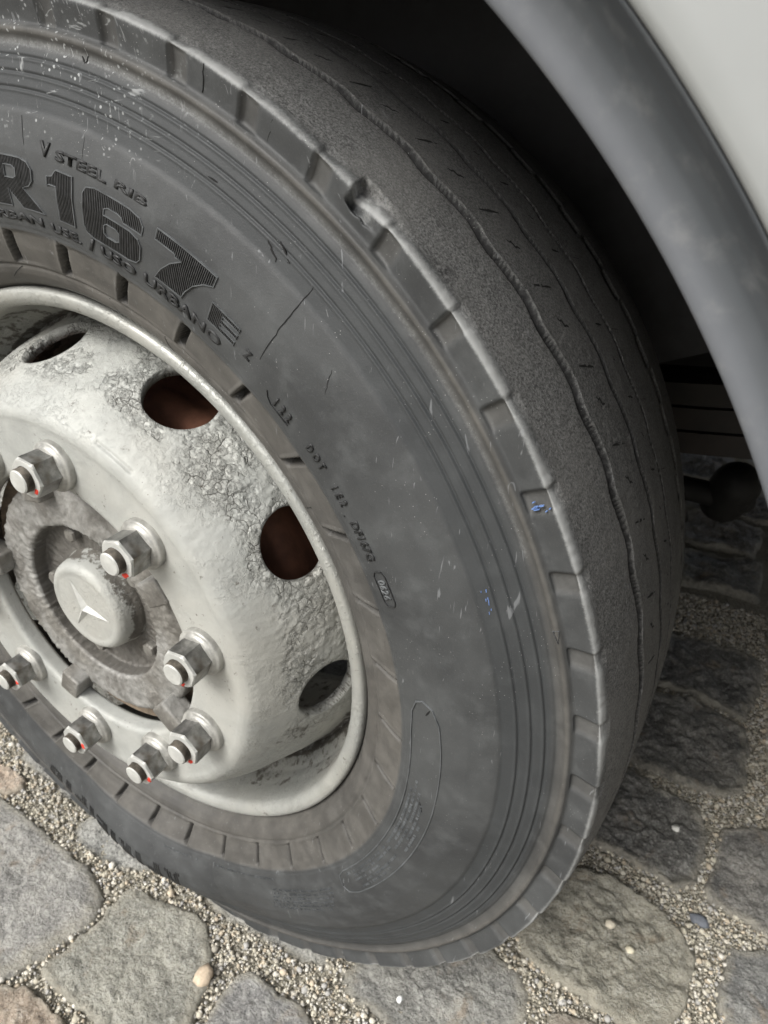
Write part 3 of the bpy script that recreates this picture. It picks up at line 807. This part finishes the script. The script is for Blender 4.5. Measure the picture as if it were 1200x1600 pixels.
# small bolts round the cap
hb = cyl_mesh('hub_bolt', [(.0080, -.014), (.0080, -.0225), (.0068, -.0245)], 6, .3)
for k in range(5):
    a = math.radians(72 * k + 38)
    o = link('hub_bolt', hb, M_GRIME, wheel); o.location = (.0715 * math.cos(a), 0, .0715 * math.sin(a)); o.rotation_euler = (0, rnd.random(), 0)
# centring tabs that bridge the slot
def tab_mesh():
    bm = bmesh.new(); bmesh.ops.create_cube(bm, size=1.0)
    for v in bm.verts: v.co = (v.co.x * .0300, v.co.y * .024, v.co.z * .0250)
    bmesh.ops.bevel(bm, geom=bm.edges[:] , offset=.0028, segments=3, affect='EDGES', profile=.6)
    for v in bm.verts:
        n = noise.noise(v.co * 120); v.co += Vector((n, n, -n)) * .0008
    me = bpy.data.meshes.new('centring_tab'); bm.to_mesh(me); bm.free()
    for p in me.polygons: p.use_smooth = True
    return me
tm = tab_mesh()
for k in range(5):
    a = math.radians(-113 + 72 * k)
    o = link('centring_tab', tm, M_GRIME, wheel); o.location = (.1335 * math.cos(a), -.0380, .1335 * math.sin(a)); o.rotation_euler = (0, -a, 0)

# wheel nuts
BOLT0 = math.degrees(-.8331) - 50
hexr = .0160 / math.cos(PI / 6)
def hex_nut():
    """hex barrel with a chamfered face; slot 0 steel, slot 1 paint on the face"""
    bm = bmesh.new(); seg = 36
    def rad(a, lim):                       # hexagon, cut by the chamfer circle lim
        h = .0160 / math.cos((a % (PI / 3)) - PI / 6); return min(h, lim)
    rings = [(-.0535, 1.0), (-.0748, 1.0), (-.0760, .0179), (-.0772, .0168), (-.0774, .0158), (-.0774, .0112), (-.0755, .0102)]
    vr = []
    for y_, lim in rings:
        vr.append([bm.verts.new((rad(2 * PI * i / seg, lim) * math.cos(2 * PI * i / seg), y_, rad(2 * PI * i / seg, lim) * math.sin(2 * PI * i / seg))) for i in range(seg)])
    for k in range(len(rings) - 1):
        for i in range(seg):
            f = bm.faces.new((vr[k][i], vr[k][(i + 1) % seg], vr[k + 1][(i + 1) % seg], vr[k + 1][i])); f.material_index = 0 if k < 1 else (1 if k < 5 else 2)
    me = bpy.data.meshes.new('lug_nut'); bm.to_mesh(me); bm.free()
    for m_ in (M_STEEL, M_PALE, M_THREAD): me.materials.append(m_)
    return me
nutm = hex_nut()
wash = lathe('nut_washer', [(.0232, -.0470), (.0232, -.0520), (.0226, -.0535), (.0205, -.0545), (.0190, -.0565), (.0170, -.0572), (.0120, -.0572)], 56, .0008, .0003)
stud_prof = [(.0105, -.070)]
yy = -.0765
while yy > -.0832:
    stud_prof += [(.0108, yy), (.0098, yy - .0006)]; yy -= .0012
stud_prof += [(.0103, -.0838), (.0092, -.0848), (.0, -.0852)]
V, F = [], []
sg = 28
for r_, y_ in stud_prof:
    for i in range(sg): V.append((r_ * math.cos(2 * PI * i / sg), y_, r_ * math.sin(2 * PI * i / sg)))
for k in range(len(stud_prof) - 1):
    for i in range(sg): F.append((k * sg + i, k * sg + (i + 1) % sg, (k + 1) * sg + (i + 1) % sg, (k + 1) * sg + i))
studm = py_mesh('wheel_stud', V, F, True, 25); studm.materials.append(M_THREAD); studm.materials.append(M_PALE)
for p in studm.polygons:
    if p.center.y < -.0836: p.material_index = 1
def blob(name, rx, ry, rz, seed, amp=.25):
    bm = bmesh.new(); bmesh.ops.create_icosphere(bm, subdivisions=2, radius=1)
    for v in bm.verts:
        n = 1 + amp * noise.noise(v.co * 1.7 + Vector((seed, 0, 0))); v.co = Vector((v.co.x * rx, v.co.y * ry, v.co.z * rz)) * n
    me = bpy.data.meshes.new(name); bm.to_mesh(me); bm.free()
    for p in me.polygons: p.use_smooth = True
    return me
redm = [blob('paint_mark', .0027, .0010, .0040, 3.1, .6), blob('paint_mark', .0024, .0009, .0032, 8.4, .7), blob('paint_mark', .0021, .0009, .0037, 5.7, .7)]
for k in range(10):
    adeg = BOLT0 - 36 * k; a = math.radians(adeg)
    x, z = .1685 * math.cos(a), .1685 * math.sin(a)
    rot = rnd.uniform(0, 1.0) if k not in (0, 1, 2, 3) else (.10, .30, .45, .55)[k]
    o = link('lug_nut', nutm, None, wheel); o.location = (x, 0, z); o.rotation_euler = (0, rot, 0)
    o = link('nut_washer', wash, M_WASHER, wheel); o.location = (x, 0, z); o.rotation_euler = (rnd.uniform(-.01, .01), rnd.random() * 6, 0)
    o = link('wheel_stud', studm, None, wheel); o.location = (x, rnd.uniform(-.001, .0005), z); o.rotation_euler = (0, rnd.random() * 6, 0)
    ra = math.radians((2, -3, -16, -18, -38, -42, -60, -80, -50, -20)[k])
    o = link('paint_mark', redm[k % 3], M_RED, wheel); o.location = (x + .0138 * math.cos(ra), -.0772, z + .0138 * math.sin(ra)); o.rotation_euler = (0, -ra, 0)
    if k == 2:
        o = link('paint_mark', redm[1], M_RED, wheel); o.location = (x - .004, -.0850, z + .003); o.rotation_euler = (0, .6, 0)

# brake drum behind the hand holes
link('brake_drum', lathe('brake_drum', [(.10, .030), (.185, .034), (.202, .042), (.2060, .052), (.2065, .066), (.204, .070), (.2045, .20), (.0, .21)], 128, .006, .002), M_RUST, truck)

# ---- wheel arch, body side
def arc_mesh(name, prof_, a0, a1, seg, step=.002, sm=.001):
    return lathe(name, prof_, seg, step, sm, None, None, math.radians(a0), math.radians(a1))
ZC = 0.0
flare = [(.6230, -.0300), (.6120, -.0370), (.6082, -.0520), (.6078, -.0590), (.6092, -.0632), (.6130, -.0652), (.6210, -.0668), (.6290, -.0700), (.6350, -.0752), (.6395, -.0820), (.6428, -.0900), (.6450, -.0960), (.6461, -.0958)]
link('wheel_arch_trim', lathe('wheel_arch_trim', flare, 300, .0012, .0012, lambda T, r, y: dict(inner_light=1 - sstep(r + .006 * vnoise(T, r, 71, 14), .612, .634)), None, math.radians(13), math.radians(200)), M_FLARE, truck)  # mask of the painted-in light, strongest at the inner edge
def body_side():
    a = np.radians(np.linspace(13, 200, 200))
    rows = [(.6462, -.0900), (.6466, -.0962), (.6480, -.0992), (.6510, -.1008), (.6580, -.1012), (.70, -.1012)]
    P = [np.stack([r_ * np.cos(a), np.full_like(a, y_), r_ * np.sin(a)], 1) for r_, y_ in rows]
    # outwards to the rectangle of the panel
    x0, x1, z0, z1 = -2.6, 2.2, .150, 2.1
    c, s_ = np.cos(a), np.sin(a)
    tx = np.where(c > 0, x1 / np.maximum(c, 1e-6), x0 / np.minimum(c, -1e-6)); tz = np.where(s_ > 0, z1 / np.maximum(s_, 1e-6), z0 / np.minimum(s_, -1e-6))
    t = np.where(s_ > .02, np.minimum(tx, tz), tx)
    t = np.maximum(t, .72)
    for f in (.35, 1.0):
        rr = .70 + (t - .70) * f
        P.append(np.stack([rr * c, np.full_like(a, -.1012), rr * s_], 1))
    return grid_mesh('body_side', np.stack(P, 1), False, True)
link('body_side', body_side(), M_WHITE, truck)
# liner of the wheel housing and what can be seen through the gap
link('wheel_arch_liner', arc_mesh('wheel_arch_liner', [(.6200, -.0150), (.6350, .020), (.655, .060), (.66, .20), (.66, .44), (.655, .47), (.60, .475), (.33, .475)], 24, 205, 120, .012, .004), M_BLACK, truck)

def box(name, x0, x1, y0, y1, z0, z1, material, parent, bev=.006):
    bm = bmesh.new(); bmesh.ops.create_cube(bm, size=1.0)
    for v in bm.verts: v.co = ((x0 + x1) / 2 + v.co.x * (x1 - x0), (y0 + y1) / 2 + v.co.y * (y1 - y0), (z0 + z1) / 2 + v.co.z * (z1 - z0))
    if bev: bmesh.ops.bevel(bm, geom=bm.edges[:], offset=bev, segments=2, affect='EDGES')
    me = bpy.data.meshes.new(name); bm.to_mesh(me); bm.free()
    return link(name, me, material, parent)
# z is measured from the wheel centre here
box('underbody_shade_panel', -2.5, 2.15, .49, 2.35, .40, .43, M_BLACK, truck)
box('underbody_shade_panel', .78, 2.15, -.06, 2.30, .06, .09, M_BLACK, truck)  # unseen panel, set low to darken the setts at right
box('underbody_shade_panel', -2.5, -.70, -.06, .49, .22, .25, M_BLACK, truck)
box('cargo_floor', -2.5, 2.15, -.08, 2.33, .70, .74, M_BLACK, truck)
box('body_roof', -2.6, 2.2, -.10, 2.36, 2.06, 2.10, M_WHITE, truck)
box('far_body_side', -2.6, 2.2, 2.34, 2.37, .02, 2.06, M_WHITE, truck)
box('front_panel', 2.16, 2.2, -.09, 2.34, .15, 2.06, M_WHITE, truck)
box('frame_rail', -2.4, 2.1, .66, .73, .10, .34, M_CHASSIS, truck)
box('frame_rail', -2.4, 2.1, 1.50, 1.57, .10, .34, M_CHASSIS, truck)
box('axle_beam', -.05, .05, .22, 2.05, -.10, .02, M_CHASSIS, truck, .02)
def leaf(i):
    L = .80 - .11 * i; n = 24; V = []; F = []
    for k in range(n + 1):
        x = -L + 2 * L * k / n; z = .135 - .030 * i + .10 * (x / .8) ** 2 - .028
        for yy_, dz in ((.47, 0), (.54, 0), (.54, .0265), (.47, .0265)): V.append((x, yy_, z + dz))
    for k in range(n):
        for q in range(4): F.append((k * 4 + q, k * 4 + (q + 1) % 4, (k + 1) * 4 + (q + 1) % 4, (k + 1) * 4 + q))
    F += [(3, 2, 1, 0), (n * 4, n * 4 + 1, n * 4 + 2, n * 4 + 3)]
    return py_mesh('spring_leaf', V, F)
spring = empty('leaf_spring', (0, 0, 0), truck)
for i in range(3): link('spring_leaf', leaf(i), plain('spring_steel', (.014 + .003 * i, .012 + .002 * i, .010 + .002 * i), .65, .2, 30, .5), spring)
def capsule(name, p, q, r_, material, seg=20):
    p, q = Vector(p), Vector(q); d = (q - p); L = d.length
    pr = [(0.0, -r_)] + [(r_ * math.cos(t), r_ * math.sin(t)) for t in np.linspace(-PI / 2, 0, 6)[1:]] + [(r_ * math.cos(t), L + r_ * math.sin(t)) for t in np.linspace(0, PI / 2, 6)]
    V, F = [], []
    for a_, b_ in pr:
        for i in range(seg): V.append((max(a_, 1e-5) * math.cos(2 * PI * i / seg), max(a_, 1e-5) * math.sin(2 * PI * i / seg), b_))
    for k in range(len(pr) - 1):
        for i in range(seg): F.append((k * seg + i, k * seg + (i + 1) % seg, (k + 1) * seg + (i + 1) % seg, (k + 1) * seg + i))
    o = link(name, py_mesh(name, V, F, True), material, truck)
    o.location = p; o.rotation_euler = d.to_track_quat('Z', 'Y').to_euler()
    return o
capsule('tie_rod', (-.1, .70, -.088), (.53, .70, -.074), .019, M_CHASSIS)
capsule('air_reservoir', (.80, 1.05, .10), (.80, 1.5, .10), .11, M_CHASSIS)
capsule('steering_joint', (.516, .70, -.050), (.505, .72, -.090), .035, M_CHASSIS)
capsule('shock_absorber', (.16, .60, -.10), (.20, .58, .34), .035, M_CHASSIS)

# ------------------------------------------------------------------ pavement
bed = link('ground', grid_mesh('ground', np.stack(np.meshgrid(np.r_[-60, -20, np.linspace(-3, 4, 60), 20, 60], np.r_[-60, -20, np.linspace(-3, 5, 60), 20, 60], [0.0], indexing='ij'), -1)[:, :, 0]), M_BED)
bed.location.z = -.0105
tag(bed, kind='structure')
pave = bed
STONES = {
'S1': [(-.49, -.073), (-.316, -.057), (-.274, -.054), (-.203, -.063), (-.116, -.062), (-.066, -.079), (-.049, -.102), (-.055, -.137), (-.069, -.173), (-.079, -.205), (-.11, -.23), (-.32, -.238), (-.48, -.20)],
'S2': [(-.034, -.057), (.018, -.038), (.079, -.036), (.114, -.06), (.13, -.093), (.144, -.132), (.148, -.180), (.053, -.187), (.007, -.185), (-.048, -.186), (-.057, -.176), (-.043, -.127), (-.043, -.092)],
'S3': [(-.094, -.240), (-.078, -.217), (-.059, -.204), (-.022, -.202), (.021, -.204), (.054, -.220), (.059, -.33), (-.08, -.34)],
'S4': [(-.18, -.037), (-.184, .03), (-.137, .045), (-.074, .042), (-.020, .037), (-.026, -.012), (-.056, -.035), (-.101, -.045), (-.149, -.046)],
'S5': [(-.463, -.025), (-.375, -.017), (-.337, -.012), (-.305, -.019), (-.3, -.035), (-.314, -.050), (-.381, -.052), (-.46, -.055)],
'S5b': [(-.362, .006), (-.364, .09), (-.316, .10), (-.225, .09), (-.205, .01), (-.215, -.010), (-.266, .001), (-.311, .001)],
'S6': [(.157, -.062), (.167, -.05), (.207, -.051), (.259, -.057), (.305, -.075), (.310, -.18), (.208, -.20), (.165, -.190), (.154, -.103)],
'S7': [(.268, .021), (.260, .004), (.284, -.010), (.334, -.014), (.383, -.020), (.455, .018), (.478, .06), (.474, .100), (.456, .116), (.42, .129), (.363, .136), (.292, .120)],
'S7b': [(.000, -.010), (.084, -.018), (.144, -.012), (.213, -.010), (.240, .0), (.250, .032), (.245, .120), (.096, .12), (.015, .11)],
'S8': [(.438, .16), (.445, .225), (.455, .271), (.473, .29), (.508, .295), (.561, .293), (.614, .273), (.634, .250), (.632, .214), (.634, .179), (.615, .137), (.574, .127), (.542, .131), (.502, .133), (.459, .141)],
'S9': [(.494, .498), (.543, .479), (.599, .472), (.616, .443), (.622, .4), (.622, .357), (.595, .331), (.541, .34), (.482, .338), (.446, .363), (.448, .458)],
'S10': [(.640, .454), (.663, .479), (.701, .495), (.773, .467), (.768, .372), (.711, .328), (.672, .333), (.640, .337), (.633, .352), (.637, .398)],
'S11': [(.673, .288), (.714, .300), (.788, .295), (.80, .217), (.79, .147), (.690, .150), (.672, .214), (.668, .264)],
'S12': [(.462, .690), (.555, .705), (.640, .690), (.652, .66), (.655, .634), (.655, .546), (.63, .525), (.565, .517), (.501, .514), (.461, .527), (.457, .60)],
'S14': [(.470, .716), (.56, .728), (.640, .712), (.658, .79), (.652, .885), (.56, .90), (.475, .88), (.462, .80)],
'S13': [(.502, .080), (.497, .100), (.524, .110), (.564, .113), (.615, .112), (.640, .10), (.63, -.02), (.515, -.02)],
}
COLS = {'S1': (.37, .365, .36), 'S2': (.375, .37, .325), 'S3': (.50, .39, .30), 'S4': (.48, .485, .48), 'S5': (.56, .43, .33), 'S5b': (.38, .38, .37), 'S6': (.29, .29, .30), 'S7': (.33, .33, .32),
        'S7b': (.48, .48, .47), 'S8': (.42, .40, .33), 'S9': (.12, .117, .11), 'S10': (.19, .183, .178), 'S11': (.28, .285, .29), 'S12': (.115, .11, .10), 'S13': (.40, .33, .27), 'S14': (.10, .096, .088)}  # S9, S12, S14: shade under the truck and damp painted as dark bases

def sett_mesh(poly, N, rings, seed, amp):
    """a rough-topped sett: rings of points from the rim down into the ground and over the top"""
    P = np.array(poly, float); c = P.mean(0); P = c + (P - c) * 1.035; Q = np.vstack([P, P[:1]])
    d = np.r_[0, np.cumsum(np.hypot(*np.diff(Q, axis=0).T))]
    s = np.linspace(0, d[-1], N, endpoint=False)
    B = np.stack([np.interp(s, d, Q[:, 0]), np.interp(s, d, Q[:, 1])], 1)
    for _ in range(1): B = .5 * B + .25 * (np.roll(B, 1, 0) + np.roll(B, -1, 0))
    sv = Vector((seed * 3.7, seed * 1.3, 0))
    for i in range(N):
        q = Vector((B[i, 0], B[i, 1], 0)) - Vector((c[0], c[1], 0))
        u = q.normalized()
        B[i] += np.array(u[:2]) * (.0080 * noise.noise(q * 24 + sv) + .0040 * noise.noise(q * 90 + sv) + .002 * noise.noise(q * 190 + sv))
    V, F, rim = [], [], []
    L = [(1.0, -.075), (1.0, -.030), (1.0, -.014), (.992, -.0070), (.978, -.0030), (.958, -.0008)]
    fr = np.linspace(.915, .04, rings)
    L += [(f, None) for f in fr]
    for f, z in L:
        for i in range(N):
            x, y = c + (B[i] - c) * f
            q = Vector((x, y, 0)) + sv
            top = (.0016 * (1 - f * f)) + amp * (noise.fractal(q * 11, .9, 2.1, 5) * .0045 + abs(noise.noise(q * 38)) * .0040 + abs(noise.noise(q * 19 + Vector((5, 2, 1)))) * .004 + noise.noise(q * 105) * .0016 + noise.noise(q * 230) * .0008)
            if z is None: zz = top
            elif z > -.02: zz = z + top * max(0, 1 + z * 40)
            else: zz = z
            V.append((x - c[0], y - c[1], zz)); rim.append(1.0 if z is not None else max(0., (f - .80) / .115))
    V.append((0, 0, .0035 + amp * .001)); rim.append(0)
    K = len(L)
    for k in range(K - 1):
        for i in range(N):
            j = (i + 1) % N; F.append((k * N + i, k * N + j, (k + 1) * N + j, (k + 1) * N + i))
    for i in range(N): F.append(((K - 1) * N + i, (K - 1) * N + (i + 1) % N, K * N))
    me = py_mesh('granite_sett', V, F, True)
    at = me.attributes.new('rim', 'FLOAT', 'POINT'); at.data.foreach_set('value', np.array(rim, np.float32))
    return me, c

def in_poly(x, y, P):
    r_ = False; n = len(P)
    for i in range(n):
        x0, y0 = P[i]; x1, y1 = P[i - 1]
        if (y0 > y) != (y1 > y) and x < (x1 - x0) * (y - y0) / (y1 - y0) + x0: r_ = not r_
    return r_

ALL = []
for i, (k, poly) in enumerate(STONES.items()):
    me, c = sett_mesh(poly, 120, 34, i + 1, 1.0 if k not in ('S8', 'S12', 'S9', 'S14') else 1.9)
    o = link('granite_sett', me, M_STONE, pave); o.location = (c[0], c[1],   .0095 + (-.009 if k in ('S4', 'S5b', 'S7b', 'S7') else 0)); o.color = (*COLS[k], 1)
    ALL.append(poly)
# the rest of the paving, in rows along the kerb
pal = [(.28, .28, .285), (.30, .29, .26), (.22, .22, .225), (.36, .31, .26), (.25, .24, .22), (.33, .33, .325)]
pitch = .186
seed = 50
for iy in range(-4, 13):
    off = rnd.uniform(-.05, .05)
    for ix in range(-6, 9):
        x = .555 + (ix - 3) * pitch + off; y = .42 + (iy - 2) * pitch
        if y > 1.0: pass
        hw, hh_ = pitch / 2 - .006 - rnd.uniform(0, .012), pitch / 2 - .006 - rnd.uniform(0, .012)
        q = [(x + sx * hw + rnd.uniform(-.013, .011) * sx, y + sy * hh_ + rnd.uniform(-.013, .011)) for sx, sy in ((-1, -1), (0, -1), (1, -1), (1, 0), (1, 1), (0, 1), (-1, 1), (-1, 0))]
        # stay clear of the setts set by hand
        if any(in_poly(px, py, P) for P in ALL for px, py in q + [(x, y)]) or any(in_poly(px, py, q) for P in ALL for px, py in P): continue
        seed += 1
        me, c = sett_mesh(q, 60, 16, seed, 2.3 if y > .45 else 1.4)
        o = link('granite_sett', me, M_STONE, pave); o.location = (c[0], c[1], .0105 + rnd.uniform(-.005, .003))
        cc = rnd.choice(pal); d_ = .42 if y > .45 else 1.0; o.color = (cc[0] * d_, cc[1] * d_, cc[2] * d_, 1)  # palette darkened further in: shade under the truck painted into the colour
        ALL.append(q)

# joint gravel: thousands of grains between the setts
def build_gravel():
    base_v, base_f = [], None
    bm = bmesh.new(); bmesh.ops.create_icosphere(bm, subdivisions=1, radius=1)
    base = np.array([v.co[:] for v in bm.verts]); fcs = np.array([[v.index for v in f.verts] for f in bm.faces]); bm.free()
    g = np.random.default_rng(5)
    var = [base * (1 + .30 * (g.random((len(base), 1)) - .5)) * g.uniform(.75, 1.2, 3) for _ in range(14)]
    # occupancy raster of the setts
    res = .0025; x0, y0, x1, y1 = -.60, -.34, .86, 1.05
    nx, ny = int((x1 - x0) / res), int((y1 - y0) / res)
    XX, YY = np.meshgrid(x0 + (np.arange(nx) + .5) * res, y0 + (np.arange(ny) + .5) * res, indexing='ij')
    occ = np.zeros((nx, ny), bool)
    for P in ALL:
        P = np.array(P); c = P.mean(0); P = c + (P - c) * .985
        if P[:, 0].max() < x0 or P[:, 0].min() > x1 or P[:, 1].max() < y0 or P[:, 1].min() > y1: continue
        ins = np.zeros_like(occ)
        for (ax, ay), (bx, by) in zip(P, np.roll(P, 1, 0)):
            if ay == by: continue
            cr = ((ay > YY) != (by > YY)) & (XX < (bx - ax) * (YY - ay) / (by - ay) + ax)
            ins ^= cr
        occ |= ins
    free = np.argwhere(~occ)
    n = 78000
    sel = free[g.integers(0, len(free), n)]
    px = x0 + (sel[:, 0] + g.random(n)) * res; py = y0 + (sel[:, 1] + g.random(n)) * res
    # stray grains on top of the setts
    rad = np.clip(g.lognormal(math.log(.0015), .50, n), .0008, .0058)
    pz = -.0080 + g.random(n) * .0062 - rad * .35
    V = np.zeros((n, len(base), 3), np.float32); col = np.zeros((n, 4), np.float32)
    pal_ = np.array([(.60, .56, .46), (.52, .48, .385), (.66, .62, .53), (.42, .39, .33), (.55, .47, .36), (.46, .45, .43), (.70, .67, .60)])
    for i in range(n):
        a = g.random() * 2 * PI; c_, s_ = math.cos(a), math.sin(a)
        v = var[g.integers(14)] * rad[i]
        V[i, :, 0] = v[:, 0] * c_ - v[:, 1] * s_ + px[i]; V[i, :, 1] = v[:, 0] * s_ + v[:, 1] * c_ + py[i]; V[i, :, 2] = v[:, 2] * .8 + pz[i]
        k_ = pal_[g.integers(7)] * g.uniform(.72, .98); col[i, :3] = k_; col[i, 3] = 1
    F = (fcs[None] + (np.arange(n) * len(base))[:, None, None]).reshape(-1, 3)
    me = bpy.data.meshes.new('joint_gravel')
    VV = V.reshape(-1, 3)
    me.vertices.add(len(VV)); me.vertices.foreach_set('co', VV.ravel())
    me.loops.add(F.size); me.loops.foreach_set('vertex_index', F.ravel().astype(np.int32))
    me.polygons.add(len(F)); me.polygons.foreach_set('loop_start', (np.arange(len(F)) * 3).astype(np.int32))
    me.update(calc_edges=True)
    ca = me.color_attributes.new('col', 'FLOAT_COLOR', 'POINT'); ca.data.foreach_set('color', np.repeat(col, len(base), 0).ravel())
    o = link('joint_gravel', me, M_GRAIN); tag(o, 'beige gravel filling the joints between the granite setts', 'gravel', kind='stuff')
build_gravel()

# loose stones one can point at
PEB = [('white chip of stone lying on the dark sett behind the tyre', .578, .419, .0075, (.006, .005, .004), (.66, .65, .60)),
       ('tan pebble on the edge of the greenish sett at bottom left', .124, -.086, .003, (.011, .013, .008), (.52, .42, .31)),
       ('tiny white chip on the grey sett under the tyre', .340, .015, .002, (.0035, .0045, .003), (.80, .80, .78)),
       ('dark grey oval pebble in the gravel joint at right', .632, .303, -.004, (.012, .008, .007), (.13, .14, .16)),
       ('cream pebble on the large brown sett near the tyre', .532, .231, .006, (.007, .006, .005), (.55, .50, .40)),
       ('pale yellow pebble on the large brown sett, closest to the bottom', .562, .212, .006, (.0055, .005, .004), (.60, .55, .42))]
for i, (lab, x, y, z, (a_, b_, c_), colr) in enumerate(PEB):
    o = link('pebble', blob('pebble', a_, b_, c_, i * 2.3, .35), plain('pebble_stone', colr, .8, 0, 120, .2, .4, 300)); o.location = (x, y, z)
    tag(o, lab, 'pebble', 'loose pebbles on the setts')
